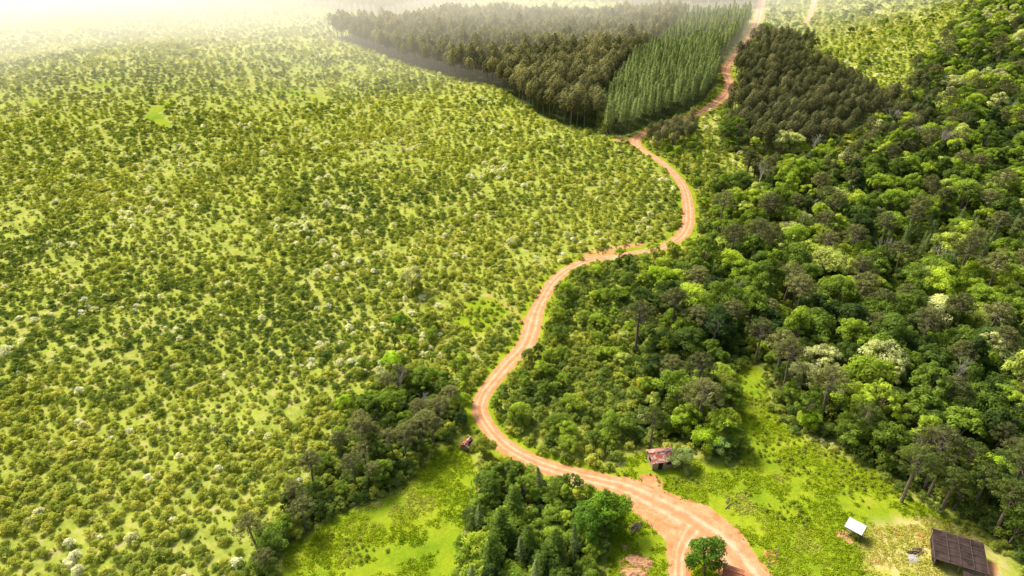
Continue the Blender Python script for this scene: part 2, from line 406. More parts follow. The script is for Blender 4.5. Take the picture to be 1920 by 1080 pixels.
# ------------------------------------------------------------------ ground sheet
def axis(lo, hi, d, end0, end1, g):
    c = list(np.arange(lo, hi, d)); s = d; v = c[-1]
    while v < end1: s *= g; v += s; c.append(v)
    s = d; v = c[0]; pre = []
    while v > end0: s *= g; v -= s; pre.append(v)
    return np.array(pre[::-1] + c)
gx = axis(-110, 150, .75, -5000, 5000, 1.035); gy = axis(66, 265, .75, -600, 7000, 1.03)
XX, YY = np.meshgrid(gx, gy); nx, ny = len(gx), len(gy)
fx, fy = XX.ravel(), YY.ravel()
near = (fy > 50) & (fy < 1200) & (np.abs(fx) < 900)
jx = fx + (fbm(fx, fy, 6, 3) - .5) * 4; jy = fy + (fbm(fx, fy, 6, 5) - .5) * 4
grass = np.zeros(len(fx)); dirt = np.zeros(len(fx)); dry = np.zeros(len(fx)); wood = np.zeros(len(fx))
a, b = jx[near], jy[near]
g = np.maximum(sstep(-1, 1.2, sdf(GR_L, a, b)), sstep(-1, 1.2, sdf(GR_R, a, b)))
for P in GR_X: g = np.maximum(g, sstep(-1, 1.5, sdf(P, a, b)))
for P in GR_S: g = np.maximum(g, .6 * sstep(-2, 3, sdf(P, a, b)))
rc = road_clear(fx[near], fy[near])
dd = sstep(1.0, -.3, rc)
dd = np.maximum(dd, .42 * trails(fx[near], fy[near]) * (g < .3))
grass[near] = g
for t, tw in zip(TR, TRW): dd = np.maximum(dd, tw * sstep(t[:, 2].mean() * .5 + .5, .1, segdist(t[::4, :2], fx[near], fy[near], False)))
for (px, py, r) in [(1172, 908, 4), (1190, 1052, 4), (1582, 1004, 1.8), (1680, 1000, 2.0), (1640, 1050, 1.6), (985, 600, 3), (1215, 905, 3), (1740, 1010, 1.6), (1850, 1062, 2.5), (1440, 1040, 2)]:
    q = G(px, py); dd = np.maximum(dd, .75 * sstep(r, r * .4, np.hypot(a - q[0], b - q[1])))
bank = poly([(1085, 478), (1150, 460), (1210, 452), (1215, 465), (1150, 474), (1100, 486)])
dd = np.maximum(dd, .6 * sstep(-1, 1, sdf(bank, a, b)))
dirt[near] = dd
vg = sstep(5, .8, rc) * .7       # grassy verge beside the road
grass[near] = np.maximum(grass[near], vg)
for P in DRY: dry[near] = np.maximum(dry[near], sstep(-2, 3, sdf(P, a, b)))
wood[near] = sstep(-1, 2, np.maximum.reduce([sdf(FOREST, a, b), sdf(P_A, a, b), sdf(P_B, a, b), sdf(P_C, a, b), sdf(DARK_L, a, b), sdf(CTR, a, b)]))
ii = (np.arange(ny - 1)[:, None] * nx + np.arange(nx - 1)[None]).ravel()
quads = np.stack([ii, ii + 1, ii + nx + 1, ii + nx], 1)
me = bpy.data.meshes.new('ground')
me.vertices.add(len(fx)); me.vertices.foreach_set('co', np.stack([fx, fy, hgt(fx, fy)], 1).ravel())
me.loops.add(len(quads) * 4); me.loops.foreach_set('vertex_index', quads.ravel().astype(np.int32))
me.polygons.add(len(quads)); me.polygons.foreach_set('loop_start', (np.arange(len(quads)) * 4).astype(np.int32))
me.polygons.foreach_set('use_smooth', np.ones(len(quads), bool))
me.update(calc_edges=True)
for nm, ar in (('grass', grass), ('dirt', dirt), ('dry', dry), ('wood', wood)):
    q = me.attributes.new(nm, 'FLOAT', 'POINT'); q.data.foreach_set('value', ar.astype(np.float32))
m = M('ground_cover')
n2 = m.noise(.35, 6, .65); n3 = m.noise(2.2, 5, .7); n4 = m.noise(.09, 5, .6); n5 = m.noise(.7, 5, .7, dist=1.0)
und = m.ramp(n2, [(.3, (.19, .25, .035)), (.48, (.31, .36, .05)), (.6, (.42, .42, .10)), (.7, (.52, .39, .23))])
und = m.mix(m.math('MULTIPLY', m.ramp(n4, [(.5, 0.0), (.68, 1.0)]), .6), und, (.42, .48, .05))
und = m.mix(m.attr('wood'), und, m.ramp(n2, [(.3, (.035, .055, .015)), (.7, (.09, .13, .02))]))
gr = m.ramp(n4, [(.3, (.20, .31, .010)), (.45, (.29, .39, .014)), (.58, (.38, .44, .018)), (.70, (.47, .44, .06))])
gr = m.mix(m.ramp(n5, [(.42, 0.0), (.62, .6)]), gr, m.mix(.6, gr, (.11, .20, .01)))
gr = m.mix(m.ramp(n3, [(.35, 0.0), (.7, .7)]), gr, m.mix(.5, gr, (.12, .20, .01)))
gr = m.mix(m.math('MULTIPLY', m.attr('dry'), m.ramp(n2, [(.35, .3), (.6, 1.0)])), gr, m.ramp(n2, [(.3, (.50, .46, .07)), (.55, (.62, .52, .20)), (.68, (.66, .46, .29))]))
gm = m.math('ADD', m.attr('grass'), m.math('MULTIPLY', m.math('SUBTRACT', n2, .5), .9))
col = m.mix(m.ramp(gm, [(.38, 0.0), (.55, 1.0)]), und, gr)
dc = m.ramp(n2, [(.3, (.45, .175, .06)), (.5, (.63, .30, .13)), (.7, (.73, .42, .22))])
dm = m.math('ADD', m.attr('dirt'), m.math('MULTIPLY', m.math('SUBTRACT', m.noise(.9, 6, .7), .5), 1.1))
col = m.mix(m.ramp(dm, [(.42, 0.0), (.62, 1.0)]), col, dc)
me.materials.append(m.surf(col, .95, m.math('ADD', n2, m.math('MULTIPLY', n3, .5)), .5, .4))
ob = bpy.data.objects.new('ground', me); SC.collection.objects.link(ob)

# ------------------------------------------------------------------ roads
m = M('red_dirt_road')
ac = m.attr('across'); n2 = m.noise(.5, 6, .7); n3 = m.noise(3, 5, .7)
c = m.ramp(n2, [(.28, (.47, .19, .075)), (.5, (.65, .32, .15)), (.72, (.77, .47, .28))])
tr = m.math('ABSOLUTE', m.math('SUBTRACT', m.math('ABSOLUTE', ac), .42))
c = m.mix(m.math('MULTIPLY', m.ramp(tr, [(.05, 1.0), (.22, 0.0)]), m.ramp(n2, [(.3, .2), (.6, .8)])), c, (.81, .53, .35))
c = m.mix(m.math('MULTIPLY', m.ramp(m.math('ABSOLUTE', ac), [(.0, 1.0), (.22, 0.0)]), m.ramp(n2, [(.35, .1), (.7, .7)])), c, (.46, .20, .085))
c = m.mix(m.ramp(n3, [(.45, 0.0), (.75, .35)]), c, (.47, .20, .085))
MAT_ROAD = m.surf(c, .9, n3, .3, .1)
def ribbon(name, R, wmul=.92, zo=.05):
    V = []; F = []; A = []; K = 13
    d = np.gradient(R[:, :2], axis=0); d /= np.maximum(np.linalg.norm(d, axis=1, keepdims=True), 1e-6)
    nrm = np.stack([-d[:, 1], d[:, 0]], 1); s = np.arange(len(R)) * 1.2
    wl = wmul * (1 + .28 * (fbm(s, s * 0, 5, 11) - .5) + .2 * (fbm(s, s * 0, 1.5, 15) - .5)); wr = wmul * (1 + .28 * (fbm(s, s * 0, 5, 21) - .5) + .2 * (fbm(s, s * 0, 1.5, 25) - .5))
    for i in range(len(R)):
        for k in range(K):
            u = k / (K - 1) * 2 - 1; w = R[i, 2] * .5 * (wl[i] if u < 0 else wr[i])
            x, y = R[i, :2] + nrm[i] * u * w
            z = float(hgt(x, y)) + zo - .03 * math.exp(-((abs(u) - .42) / .15) ** 2) - .03 * abs(u) ** 6
            V.append((x, y, z)); A.append(u)
    for i in range(len(R) - 1):
        for k in range(K - 1): F.append((i * K + k, i * K + k + 1, (i + 1) * K + k + 1, (i + 1) * K + k))
    me = bpy.data.meshes.new(name); me.from_pydata(V, [], F); me.materials.append(MAT_ROAD)
    q = me.attributes.new('across', 'FLOAT', 'POINT'); q.data.foreach_set('value', A)
    for p in me.polygons: p.use_smooth = True
    o = bpy.data.objects.new(name, me); SC.collection.objects.link(o)
ribbon('dirt_road', ROAD); ribbon('dirt_track', BR1, .85, .07); ribbon('dirt_track', BR3, .8, .08); ribbon('dirt_road', FARR, 1.0, .15)

# ------------------------------------------------------------------ vegetation masses
def jit(x, y, s=5, a=4):
    return x + (fbm(x, y, s, 31) - .5) * a, y + (fbm(x, y, s, 37) - .5) * a
def anyin(Ps, x, y):
    r = np.zeros(x.shape, bool)
    for P in Ps: r |= inpoly(P, x, y)
    return r

# shrubs of the open hillside
x, y = cand(62, 900, 1.95, .30)
jx, jy = jit(x, y)
rc = road_clear(x, y)
blocked = anyin([GR_L, GR_R, FOREST, DARK_L, CTR, MID, P_A, P_B, P_T] + GR_X, jx, jy) | (rc < .9) | wob(P_C, x, y)
gap = fbm(x, y, 16, 91)
keep = ~blocked & (rng.uniform(size=len(x)) < np.where(gap < .40, .5, .93)) & ~(inpoly(bank, x, y)) & ~(anyin(GR_S, jx, jy) & (rng.uniform(size=len(x)) < .5))
keep &= ~((trails(x, y) > .5) & (rng.uniform(size=len(x)) < .8))
for t in TR[3:]: keep &= segdist(t[::4, :2], x, y, False) > 1.2
x, y = x[keep], y[keep]
tn = .40 + (fbm(x, y, 45, 51) - .5) * .9 + (fbm(x, y, 9, 55) - .5) * .5 + rng.normal(0, .14, len(x)) - .05 * sstep(180, 90, y)
pale = (rng.uniform(size=len(x)) < .02 + .30 * sstep(.57, .69, fbm(x, y, 22, 61)) ) 
tn = np.where(pale, rng.uniform(.88, 1.08, len(x)), np.clip(tn, 0.02, .82))
s = (.55 + .52 * fbm(x, y, 14, 71)) * rng.uniform(.58, 1.36, len(x)) * (1 + .13 * np.maximum(0, y - 150) / 100)
scatter('hillside_shrubs', x, y, s, C_SHRUB, tn, s * rng.uniform(.7, 1.15, len(x)), .15)

# low undergrowth
x, y = cand(62, 330, 1.4, .35)
jx, jy = jit(x, y); rc = road_clear(x, y)
keep = ~anyin([GR_L, GR_R] + GR_X, jx, jy) & (rc > .5) & (rng.uniform(size=len(x)) < .45) & (trails(x, y) < .5)
x, y = x[keep], y[keep]
scatter('undergrowth', x, y, rng.uniform(.2, .42, len(x)), C_SHRUB, .5 + (fbm(x, y, 12, 5) - .5) * .8 + rng.normal(0, .1, len(x)))

# bushy strip between road and forest
x, y = cand(80, 330, 1.9, .2)
jx, jy = jit(x, y); keep = inpoly(MID, jx, jy) & (road_clear(x, y) > 1.4)
x, y = x[keep], y[keep]; edge = segdist(MID, x, y)
s = rng.uniform(.6, 1.35, len(x)) * (.75 + .35 * fbm(x, y, 12, 8))
scatter('roadside_bushes', x, y, s, C_SHRUB, .30 + (fbm(x, y, 10, 15) - .5) * .9 + rng.normal(0, .12, len(x)))
k = rng.uniform(size=len(x)) < .10
scatter('young_trees', x[k], y[k], rng.uniform(.35, .55, k.sum()), C_BROAD, rng.uniform(.3, .85, k.sum()))

# broadleaf forest
x, y = cand(66, 900, 4.4, .16, .55)
jx, jy = jit(x, y, 9, 5); pcw = wob(P_C, x, y)
keep = (inpoly(FOREST, jx, jy) | (inpoly(P_C, x, y) & ~pcw)) & (road_clear(x, y) > 3)
keep &= ~pcw & ~anyin(GR_X, x, y) & (rng.uniform(size=len(x)) < .93)
x, y = x[keep], y[keep]
cl = fbm(x, y, 26, 44)
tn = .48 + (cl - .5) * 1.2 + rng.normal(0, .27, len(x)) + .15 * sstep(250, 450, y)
e = segdist(FOREST, x, y)
s = rng.uniform(.38, 1.2, len(x)) * (.72 + .32 * sstep(0, 14, e)) * (1 + .03 * np.maximum(0, y - 200) / 100)
kind = rng.uniform(size=len(x)); ar = (kind < .09) ; br = (kind > .985); dc = inpoly(DARKCON, x, y) & (kind < .7)
dc |= (sdf(P_C, x, y) > -32) & (kind < .42)
bl = ~ar & ~br & ~dc
scatter('broadleaf_forest', x[bl], y[bl], s[bl], C_BROAD, np.clip(tn[bl], .03, .97), s[bl] * rng.uniform(.72, 1.35, bl.sum()))
scatter('forest_araucarias', x[ar], y[ar], rng.uniform(.75, 1.08, ar.sum()), C_UMB, rng.uniform(0, 1, ar.sum()))
scatter('bare_trees', x[br], y[br], rng.uniform(.8, 1.1, br.sum()), C_BARE, np.zeros(br.sum()))
fd = dc & (y < 260); fu = dc & (y >= 260)
scatter('conifer_stand', x[fd], y[fd], rng.uniform(.5, .66, fd.sum()), C_PINE, rng.uniform(0, .2, fd.sum()))
scatter('young_araucarias', x[fu], y[fu], rng.uniform(.5, .8, fu.sum()), C_PLANT, rng.uniform(0, .4, fu.sum()))
x, y = cand(66, 400, 2.7, .2); jx, jy = jit(x, y); keep = inpoly(FOREST, jx, jy); x, y = x[keep], y[keep]
scatter('forest_understorey', x, y, rng.uniform(.8, 1.7, len(x)), C_SHRUB, rng.uniform(.0, .4, len(x)))

# scattered trees beyond (upper right) and in the hillside
x, y = cand(300, 900, 9, .1); jx, jy = jit(x, y)
keep = (x > 100) & ~anyin([FOREST, P_A, P_B, P_C, P_T], jx, jy) & (road_clear(x, y) > 4) & (rng.uniform(size=len(x)) < .5 * sstep(100, 350, x) + .12)
scatter('scattered_trees', x[keep], y[keep], rng.uniform(.35, .7, keep.sum()), C_BROAD, rng.uniform(.2, .8, keep.sum()))

# stand beside the left meadow
x, y = cand(66, 150, 3.6, 0, .5); jx, jy = jit(x, y, 6, 3); keep = inpoly(DARK_L, jx, jy) & (road_clear(x, y) > 2) & (rng.uniform(size=len(x)) < .88)
x, y = x[keep], y[keep]; k = rng.uniform(size=len(x)); c1 = k < .42; c2 = k > .96; c0 = ~c1 & ~c2
scatter('meadow_edge_trees', x[c0], y[c0], rng.uniform(.38, .75, c0.sum()), C_BROAD, rng.uniform(.1, .7, c0.sum()))
scatter('meadow_edge_araucarias', x[c1], y[c1], rng.uniform(.45, .68, c1.sum()), C_UMB, rng.uniform(.3, 1, c1.sum()))
scatter('meadow_edge_bare_trees', x[c2], y[c2], rng.uniform(.5, .7, c2.sum()), C_BARE, np.zeros(c2.sum()))
x, y = cand(105, 150, 4.2, 0, .5); HM = poly([(640, 700), (700, 640), (800, 630), (900, 680), (905, 720), (880, 760), (780, 740), (690, 740)])
keep = inpoly(HM, x, y) & (road_clear(x, y) > 2) & (rng.uniform(size=len(x)) < .7)
scatter('hillside_edge_trees', x[keep], y[keep], rng.uniform(.25, .48, keep.sum()), C_BROAD, rng.uniform(.3, .85, keep.sum()))
# stand between meadow and dirt fan
x, y = cand(60, 110, 3.0, 0, .4); jx, jy = jit(x, y, 6, 3); keep = inpoly(CTR, jx, jy) & (road_clear(x, y) > 2)
x, y = x[keep], y[keep]; k = rng.uniform(size=len(x)); c1 = k < .12; c0 = ~c1
scatter('grove_trees', x[c0], y[c0], rng.uniform(.32, .66, c0.sum()), C_BROAD, rng.uniform(.15, .7, c0.sum()))
scatter('grove_pines', x[c1], y[c1], rng.uniform(.42, .52, c1.sum()), C_PINE, rng.uniform(.1, .5, c1.sum()))
x, y = cand(60, 150, 2.0, 0, .4); keep = anyin([CTR, DARK_L], x, y) & (road_clear(x, y) > 1.5)
scatter('grove_understorey', x[keep], y[keep], rng.uniform(.6, 1.3, keep.sum()), C_SHRUB, rng.uniform(.0, .5, keep.sum()))

# plantations (rows)
def rows(P, dx, dy, ang, j=.35, wb=False):
    lo = P.min(0); hi = P.max(0); c = (lo + hi) / 2; r = np.linalg.norm(hi - lo) / 2 + (25 if wb else 0)
    u, v = np.meshgrid(np.arange(-r, r, dx), np.arange(-r, r, dy)); u = u.ravel(); v = v.ravel()
    u = u + rng.normal(0, j, len(u)); v = v + rng.normal(0, j, len(v))
    x = c[0] + u * math.cos(ang) - v * math.sin(ang); y = c[1] + u * math.sin(ang) + v * math.cos(ang)
    k = (wob(P, x, y) if wb else inpoly(P, x, y)) & (road_clear(x, y) > 2.5)
    if wb: k &= ~anyin([P_B, P_A], x, y)
    return x[k], y[k]
for nm, P, C, dx, dy, an, lo, hi in (('araucaria_plantation', P_A, C_PLANT, 5.6, 5.8, .5, .9, 1.2), ('pine_plantation', P_B, C_PINE, 3.9, 4.2, .35, .8, 1.0),
                        ('araucaria_plantation', P_C, C_PLANT, 5.0, 5.1, .3, .55, .95), ('roadside_araucarias', P_C2, C_PLANT, 4, 4, .3, .45, .65), ('distant_plantation', P_T, C_PLANT, 6, 6, .2, .9, 1.2)):
    x, y = rows(P, dx, dy, an, .7 if P is P_C else .55, P is P_C)
    if P is P_C: kk = rng.uniform(size=len(x)) < .9; x, y = x[kk], y[kk]
    s = rng.uniform(lo, hi, len(x))
    scatter(nm, x, y, s, C, np.clip(.5 + (fbm(x, y, 30, 3) - .5) * .8 + rng.normal(0, .25, len(x)) - (.38 if P is P_C else 0), 0, 1), s * rng.uniform(.88, 1.08, len(x)))

# meadow grass and weeds
x, y = cand(64, 130, .8, 0, .5); keep = anyin([GR_L, GR_R], x, y) & (road_clear(x, y) > .4) & (fbm(x, y, 4, 77) > .40)
dq = np.where(inpoly(DRY[0], x, y), .8, 0)
scatter('meadow_grass', x[keep], y[keep], rng.uniform(.6, 1.4, keep.sum()), C_GRASS, (.42 + dq + (fbm(x, y, 9, 7) - .5) * 1.4)[keep])
WE = poly([(1385, 700), (1425, 690), (1450, 780), (1570, 850), (1690, 920), (1640, 960), (1500, 900), (1400, 850)])
x, y = cand(64, 140, 1.3, 0, .5); keep = (inpoly(WE, x, y) & (fbm(x, y, 5, 78) > .47)) | (anyin([GR_L, GR_R], x, y) & (fbm(x, y, 7, 79) > .66) & (road_clear(x, y) > 1) & ~inpoly(DRY[0], x, y))
scatter('meadow_weeds', x[keep], y[keep], rng.uniform(.14, .38, keep.sum()), C_SHRUB, rng.uniform(.25, .55, keep.sum()))

# ------------------------------------------------------------------ individual trees
def put(name, me, px, py, s=1.0, mat=None, sz=None, rz=None):
    x, y = G(px, py); o = bpy.data.objects.new(name, me); SC.collection.objects.link(o)
    o.location = (x, y, float(hgt(x, y)) - .05); o.scale = (s, s, sz or s); o.rotation_euler = (0, 0, rz if rz is not None else random.uniform(0, 6.28))
    if mat: o.material_slots[0].link = 'OBJECT'; o.material_slots[0].material = mat
    return o
L_LIME = leafmat('lime_leaves', (.26, .35, .03)); L_PALE = leafmat('pale_leaves', (.30, .37, .13)); L_MID = leafmat('mid_green_leaves', (.12, .20, .02))
L_DEEP = leafmat('deep_green_leaves', (.085, .155, .02)); L_OLIVE = leafmat('olive_leaves', (.17, .20, .03)); L_GOLD = leafmat('golden_leaves', (.28, .27, .02))
L_AR = leafmat('araucaria_leaves', (.085, .11, .025)); L_CREAM = leafmat('cream_leaves', (.33, .34, .14))
for px, py, s in [(1608, 838, .8), (1690, 942, .95), (1762, 962, .85), (1865, 1000, .95), (1822, 955, .85), (1218, 840, .8), (1905, 1010, .9), (1740, 930, .8), (1790, 925, .9), (1880, 950, .95), (1655, 872, .75)]:
    put('araucaria_tree', random.choice(umb), px, py, s, L_AR)
big = [m_broad(101, 4.2, 2.2, 5.5, 34, 150, .36), m_broad(102, 3.4, 1.4, 3.8, 26, 150, .32), m_broad(103, 4.4, 4, 4.2, 30, 150, .38)]
for px, py, i, s, mt in [(1320, 1078, 0, .82, L_DEEP), (1278, 880, 1, .75, L_PALE), (1508, 800, 1, .8, L_LIME), (772, 545, 2, .85, L_CREAM), (812, 618, 1, .8, L_OLIVE), (750, 612, 1, .7, L_MID),
                         (650, 770, 1, .6, L_LIME), (690, 765, 1, .7, L_MID), (1318, 838, 1, 1.0, L_LIME), (1275, 805, 1, .95, L_LIME), (1340, 845, 1, .8, L_PALE), (1215, 745, 2, .6, L_GOLD), (1350, 760, 2, .85, L_OLIVE),
                         (1855, 915, 2, .85, L_LIME), (1580, 690, 2, .6, L_PALE), (1185, 625, 1, .6, L_LIME), (1480, 455, 2, .9, L_CREAM), (1760, 790, 2, .6, L_PALE), (1240, 550, 2, .95, L_LIME), (905, 860, 0, .55, L_OLIVE),
                         (1135, 1000, 0, .95, L_MID), (1110, 1010, 0, .8, L_DEEP), (735, 700, 2, .6, L_LIME), (770, 720, 2, .6, L_OLIVE)]:
    put('broadleaf_tree', big[i], px, py, s, mt)
pm = m_pine(200, 11, 2.9, .12, n=4200, name='pine_tree', ex=.5)
L_PN = leafmat('pine_tree_needles', (.11, .16, .03))
for px, py, s in [(940, 1035, .95), (965, 985, .85), (1040, 1060, .8), (925, 1080, .9), (990, 1050, .75), (1130, 985, .8), (960, 930, .6)]:
    put('pine_tree', pm, px, py, s, L_PN)

# ------------------------------------------------------------------ built things
def simple(name, c, rough=.85, v=.3, sc=3):
    m = M(name); n = m.noise(sc, 5, .65); return m.surf(m.ramp(n, [(.3, tuple(k * (1 - v) for k in c)), (.7, tuple(min(1, k * (1 + v)) for k in c))]), rough)
m = M('rusty_sheet_roof')
MAT_RUST = m.surf(m.ramp(m.noise(1.6, 5, .7), [(.4, (.55, .13, .07)), (.5, (.5, .2, .13)), (.56, (.7, .55, .48)), (.7, (.62, .58, .55))], 'LINEAR'), .6)
MAT_WOOD = simple('weathered_wood', (.22, .16, .11)); MAT_WALL = simple('pale_boards', (.42, .30, .22)); MAT_DARK = simple('dark_opening', (.03, .025, .02))
MAT_TIN = simple('zinc_sheet', (.66, .68, .70), .6, .12); MAT_NET = simple('dark_shade_cloth', (.062, .042, .036), .9, .6, .7); MAT_BEAM = simple('grey_beam', (.13, .10, .09), .9, .4)
MAT_ASH = simple('ash', (.42, .40, .40), .95, .3, 2); MAT_SOIL = simple('red_soil', (.56, .30, .16), .95, .35, 1.5); MAT_TILE = simple('clay_tile', (.5, .2, .11), .8, .35, 4)

def part(parent, name, verts, faces, mat):
    me = bpy.data.meshes.new(name); me.from_pydata(verts, [], faces); me.materials.append(mat); me.update()
    o = bpy.data.objects.new(name, me); SC.collection.objects.link(o); o.parent = parent; return o
def boxes(parent, name, lst, mat):
    V = []; F = []
    for (cx, cy, cz, sx, sy, sz) in lst:
        b = len(V)
        for dz in (-1, 1):
            for dx, dy in ((-1, -1), (1, -1), (1, 1), (-1, 1)): V.append((cx + dx * sx / 2, cy + dy * sy / 2, cz + dz * sz / 2))
        F += [[b, b + 3, b + 2, b + 1], [b + 4, b + 5, b + 6, b + 7]] + [[b + i, b + (i + 1) % 4, b + 4 + (i + 1) % 4, b + 4 + i] for i in range(4)]
    return part(parent, name, V, F, mat)
def corr(parent, name, p0, ux, uy, nx_, amp, mat, th=.04):
    """corrugated sheet: p0 corner, ux along the corrugation repeat, uy down the slope"""
    p0, ux, uy = Vector(p0), Vector(ux), Vector(uy); n = ux.cross(uy).normalized(); V = []; F = []
    for i in range(nx_ + 1):
        o = n * amp * (1 if i % 2 else -1); a = p0 + ux * (i / nx_) + o
        V += [tuple(a), tuple(a + uy), tuple(a - n * th), tuple(a + uy - n * th)]
    for i in range(nx_):
        b = i * 4; F += [[b, b + 1, b + 5, b + 4], [b + 2, b + 6, b + 7, b + 3], [b, b + 4, b + 6, b + 2], [b + 1, b + 3, b + 7, b + 5]]
    return part(parent, name, V, F, mat)
def root(name, px, py, rz):
    x, y = G(px, py); e = bpy.data.objects.new(name, None); SC.collection.objects.link(e); e.location = (x, y, float(hgt(x, y))); e.rotation_euler = (0, 0, rz); return e
def house(name, px, py, rz, L, W, wh, rh, roofm, wallm):
    e = root(name, px, py, rz); l, w = L / 2, W / 2
    part(e, 'walls', [(-l, -w, -.2), (l, -w, -.2), (l, w, -.2), (-l, w, -.2), (-l, -w, wh), (l, -w, wh), (l, w, wh), (-l, w, wh), (-l, 0, wh + rh), (l, 0, wh + rh)],
         [[0, 1, 5, 4], [2, 3, 7, 6], [1, 2, 6, 9, 5], [3, 0, 4, 8, 7]], wallm)
    ov = .35; k = rh / w
    corr(e, 'roof_front', (-l - ov, 0, wh + rh + .08), (L + 2 * ov, 0, 0), (0, -w - ov, -k * (w + ov)), 44, .03, roofm)
    corr(e, 'roof_back', (l + ov, 0, wh + rh + .08), (-L - 2 * ov, 0, 0), (0, w + ov, -k * (w + ov)), 44, .03, roofm)
    boxes(e, 'ridge_cap', [(0, 0, wh + rh + .12, L + 2 * ov, .3, .06)], roofm)
    boxes(e, 'door', [(-l * .3, -w - .02, 1.0, .9, .06, 2.0)], MAT_DARK)
    boxes(e, 'windows', [(l * .45, -w - .02, 1.4, .9, .06, .8), (l + .02, 0, 1.4, .06, .9, .8), (-l - .02, 0, 1.4, .06, .9, .8)], MAT_DARK)
    boxes(e, 'corner_posts', [(sx * (l + .03), sy * (w + .03), wh / 2, .12, .12, wh) for sx in (-1, 1) for sy in (-1, 1)], MAT_WOOD)
    return e
house('wooden_house', 1238, 868, .18, 4.6, 3.3, 2.2, .9, MAT_RUST, MAT_WALL)
house('tiled_roof_shack', 1372, 1088, -.4, 2.8, 2.4, 1.6, .6, MAT_TILE, MAT_WALL)
house('stream_side_shack', 876, 838, 1.1, 1.9, 1.5, 1.2, .4, MAT_RUST, MAT_WALL)
# white lean-to shed
e = root('tin_roof_shed', 1598, 1003, -.75)
boxes(e, 'posts', [(sx * 1.2, sy * .9, 1.0 + (.15 if sy > 0 else -.1), .1, .1, 2.3) for sx in (-1, 1) for sy in (-1, 1)], MAT_WOOD)
boxes(e, 'back_wall', [(0, .8, 1.0, 2.3, .06, 1.9)], MAT_WOOD)
boxes(e, 'side_wall', [(1.12, 0, .9, .05, 1.5, 1.7)], MAT_WOOD)
boxes(e, 'counter', [(-.2, -.4, .8, 1.4, .5, .08)], MAT_WOOD)
corr(e, 'roof', (-1.5, 1.2, 2.45), (3.0, 0, 0), (0, -2.4, -.35), 28, .025, MAT_TIN)
boxes(e, 'floor', [(-.6, -1.2, .05, 2.6, 2.2, .1)], MAT_SOIL)
# dark shade shelter: sagging cloth over posts and a rough beam grid
e = root('shade_cloth_shelter', 1790, 1050, -.42); w, l = 3.6, 3.0
boxes(e, 'posts', [(i * w, j * l, 1.2, .14, .14, 2.4) for i in (-1, 0, 1) for j in (-1, 0, 1)], MAT_WOOD)
n = 24; V = []; F = []
for j in range(n + 1):
    for i in range(n + 1):
        u = i / n * 2 - 1; v = j / n * 2 - 1
        sag = -.16 * (math.sin(math.pi * (u + 1)) ** 2 + math.sin(math.pi * (v + 1)) ** 2) * .5 + .10 * (float(fbm(u * 3, v * 3, 1, 9)) - .5)
        ex_ = 1 + .05 * (float(fbm(u * 5 + 9, v * 5, 1, 12)) - .5)
        V.append((u * (w + .3) * ex_, v * (l + .3) * ex_, 2.52 + sag + .1 * v))
for j in range(n):
    for i in range(n): q = j * (n + 1) + i; F.append((q, q + 1, q + n + 2, q + n + 1))
part(e, 'roof_cloth', V, F, MAT_NET)
boxes(e, 'roof_battens', [(i, 0, 2.64, .07, 2 * l + .4, .05) for i in (-w * .5, 0, w * .52)] + [(0, j, 2.58, 2 * w + .4, .07, .045) for j in (-l * .5, 0.05, l * .5)], MAT_BEAM)
boxes(e, 'edge_beams', [(0, l + .35, 2.5, 2 * w + .7, .1, .14), (0, -l - .35, 2.3, 2 * w + .7, .1, .14), (w + .38, 0, 2.4, .1, 2 * l + .6, .12), (-w - .38, 0, 2.4, .1, 2 * l + .6, .12)], MAT_BEAM)
boxes(e, 'low_roof', [(w * .55, -l - 1.3, 1.7, 3.2, 1.6, .08)], MAT_NET)
boxes(e, 'low_posts', [(w * .55 + sx * 1.5, -l - 2.0, .8, .1, .1, 1.7) for sx in (-1, 1)], MAT_WOOD)
boxes(e, 'side_panels', [(0, l, 1.0, 2 * w, .05, 1.9), (-w, 0, 1.0, .05, 2 * l - .3, 1.9)], MAT_NET)
# mounds
def mound(name, px, py, r, h, mat, ex=1.0, rz=0, seed=1):
    x0, y0 = G(px, py); V = []; F = []; n = 26
    for j in range(n):
        for i in range(n):
            u = (i / (n - 1) * 2 - 1); v = (j / (n - 1) * 2 - 1); d = math.hypot(u, v)
            X = u * r * ex; Y = v * r; xx = x0 + X * math.cos(rz) - Y * math.sin(rz); yy = y0 + X * math.sin(rz) + Y * math.cos(rz)
            k = d + (float(fbm(u * 3, v * 3, 1, seed)) - .5) * .7
            V.append((xx, yy, float(hgt(xx, yy)) - .12 + h * max(0, 1 - k * k) * (.7 + .6 * float(fbm(u * 6, v * 6, 1, seed + 3)))))
    for j in range(n - 1):
        for i in range(n - 1): a = j * n + i; F.append((a, a + 1, a + n + 1, a + n))
    me = bpy.data.meshes.new(name); me.from_pydata(V, [], F); me.materials.append(mat)
    o = bpy.data.objects.new(name, me); SC.collection.objects.link(o)
mound('dirt_mound', 1196, 1052, 1.5, .6, MAT_SOIL, 1.9, -.3, 1); mound('dirt_mound', 1188, 1076, 1.4, .6, MAT_SOIL, 1.8, -.2, 2); mound('dirt_mound', 1172, 1025, .7, .3, MAT_SOIL, 1.3, 0, 3)
mound('ash_heap', 1714, 1048, 1.5, .3, MAT_ASH, 1.0, 0, 4)
def logs(name, px, py, n, L, rz, seed):
    R = random.Random(seed); a = Acc()
    for i in range(n):
        an = R.uniform(-.35, .35); x = R.uniform(-.8, .8); y = R.uniform(-.6, .6); z = .12 + R.uniform(0, .3); dx, dy = math.cos(an) * L / 2, math.sin(an) * L / 2
        a.tube([(x - dx, y - dy, z), (x + dx, y + dy, z + R.uniform(-.05, .1))], [.1, .08], 6, 0)
    o = put(name, a.mesh(name, [MAT_WOOD]), px, py, 1, None, None, rz); return o
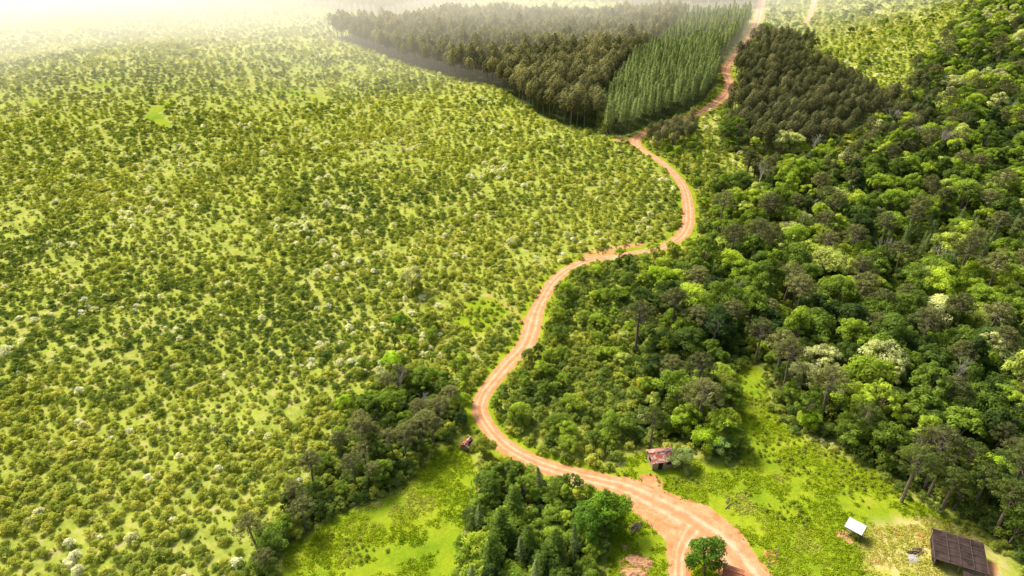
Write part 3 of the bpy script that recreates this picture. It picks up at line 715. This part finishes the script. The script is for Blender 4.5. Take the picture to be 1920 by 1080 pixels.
logs('log_pile', 1192, 990, 12, 2.2, .8, 1); logs('log_pile', 1715, 1035, 8, 1.6, .2, 2); logs('fallen_trunk', 992, 745, 3, 2.4, .1, 3); logs('fallen_trunk', 1365, 945, 3, 1.6, 1.0, 4)
for px, py, hh in [(1455, 1045, 3.0), (1440, 1062, 1.4)]:
    a = Acc(); a.tube([(0, 0, -.2), (0, 0, hh)], [.09, .07], 6, 0); put('wooden_post', a.mesh('wooden_post', [MAT_PALE]), px, py)
# fence along the meadow track
F1 = line([(868, 1085, 1), (882, 985, 1), (893, 910, 1)], 3.0)
e = bpy.data.objects.new('wire_fence', None); SC.collection.objects.link(e)
a = Acc()
for p in F1:
    z = float(hgt(p[0], p[1])); a.tube([(p[0] - .9, p[1], z - .2), (p[0] - .9, p[1], z + 1.3)], [.07, .06], 5, 0)
o = bpy.data.objects.new('posts', a.mesh('posts', [MAT_WOOD])); SC.collection.objects.link(o); o.parent = e
a = Acc()
for hz in (.5, .85, 1.2): a.tube([(p[0] - .9, p[1], float(hgt(p[0], p[1])) + hz) for p in F1], [.012] * len(F1), 3, 0)
o = bpy.data.objects.new('wires', a.mesh('wires', [MAT_BEAM])); SC.collection.objects.link(o); o.parent = e

# ------------------------------------------------------------------ mist bank (scattering volume with added glow)
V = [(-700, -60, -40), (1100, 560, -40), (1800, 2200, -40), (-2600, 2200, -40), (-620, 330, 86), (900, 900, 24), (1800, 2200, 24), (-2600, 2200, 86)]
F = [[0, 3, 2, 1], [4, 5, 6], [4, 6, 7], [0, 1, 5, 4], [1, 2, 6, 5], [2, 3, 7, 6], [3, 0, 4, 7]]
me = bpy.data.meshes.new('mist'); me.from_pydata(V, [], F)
mm = bpy.data.materials.new('mist_volume'); mm.use_nodes = True; t = mm.node_tree; t.nodes.clear()
o_ = t.nodes.new('ShaderNodeOutputMaterial'); vs = t.nodes.new('ShaderNodeVolumeScatter')
DEN = .0026
vs.inputs['Color'].default_value = (1, .96, .86, 1); vs.inputs['Density'].default_value = DEN; vs.inputs['Anisotropy'].default_value = .75
# glow added in place of higher-order scattering (the renderer only computes the first bounce)
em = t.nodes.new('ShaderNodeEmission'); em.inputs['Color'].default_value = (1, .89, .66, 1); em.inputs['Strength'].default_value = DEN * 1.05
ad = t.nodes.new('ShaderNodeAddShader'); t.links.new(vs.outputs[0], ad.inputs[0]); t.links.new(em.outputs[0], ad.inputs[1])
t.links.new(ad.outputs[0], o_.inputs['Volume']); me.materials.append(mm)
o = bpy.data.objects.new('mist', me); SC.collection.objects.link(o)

# ------------------------------------------------------------------ light, sky, camera
EL, AZ = math.radians(48), math.radians(-45)     # azimuth measured from +Y toward +X
sd = Vector((math.sin(AZ) * math.cos(EL), math.cos(AZ) * math.cos(EL), math.sin(EL)))
sl = bpy.data.lights.new('sun', 'SUN'); sl.energy = 5.0; sl.angle = math.radians(15.0); sl.color = (1, .945, .82)
so = bpy.data.objects.new('sun', sl); SC.collection.objects.link(so); so.rotation_euler = (-sd).to_track_quat('-Z', 'Y').to_euler(); so.location = (-200, 300, 300)
w = bpy.data.worlds.new('World'); SC.world = w; w.use_nodes = True; nt = w.node_tree
bg = nt.nodes.get('Background') or nt.nodes.new('ShaderNodeBackground')
sk = nt.nodes.new('ShaderNodeTexSky'); sk.sky_type = 'NISHITA'; sk.sun_disc = False; sk.sun_elevation = EL; sk.sun_rotation = AZ; sk.dust_density = 5.0
nt.links.new(sk.outputs[0], bg.inputs[0]); bg.inputs[1].default_value = .15
SC.view_settings.view_transform = 'Standard'; SC.view_settings.look = 'None'; SC.view_settings.exposure = 0
cd = bpy.data.cameras.new('camera'); cd.lens = 24; cd.sensor_width = 36; cd.clip_end = 12000; cd.clip_start = 1
co = bpy.data.objects.new('camera', cd); SC.collection.objects.link(co); co.location = (0, 0, CAM_H); co.rotation_euler = (math.radians(60), 0, 0)
SC.camera = co
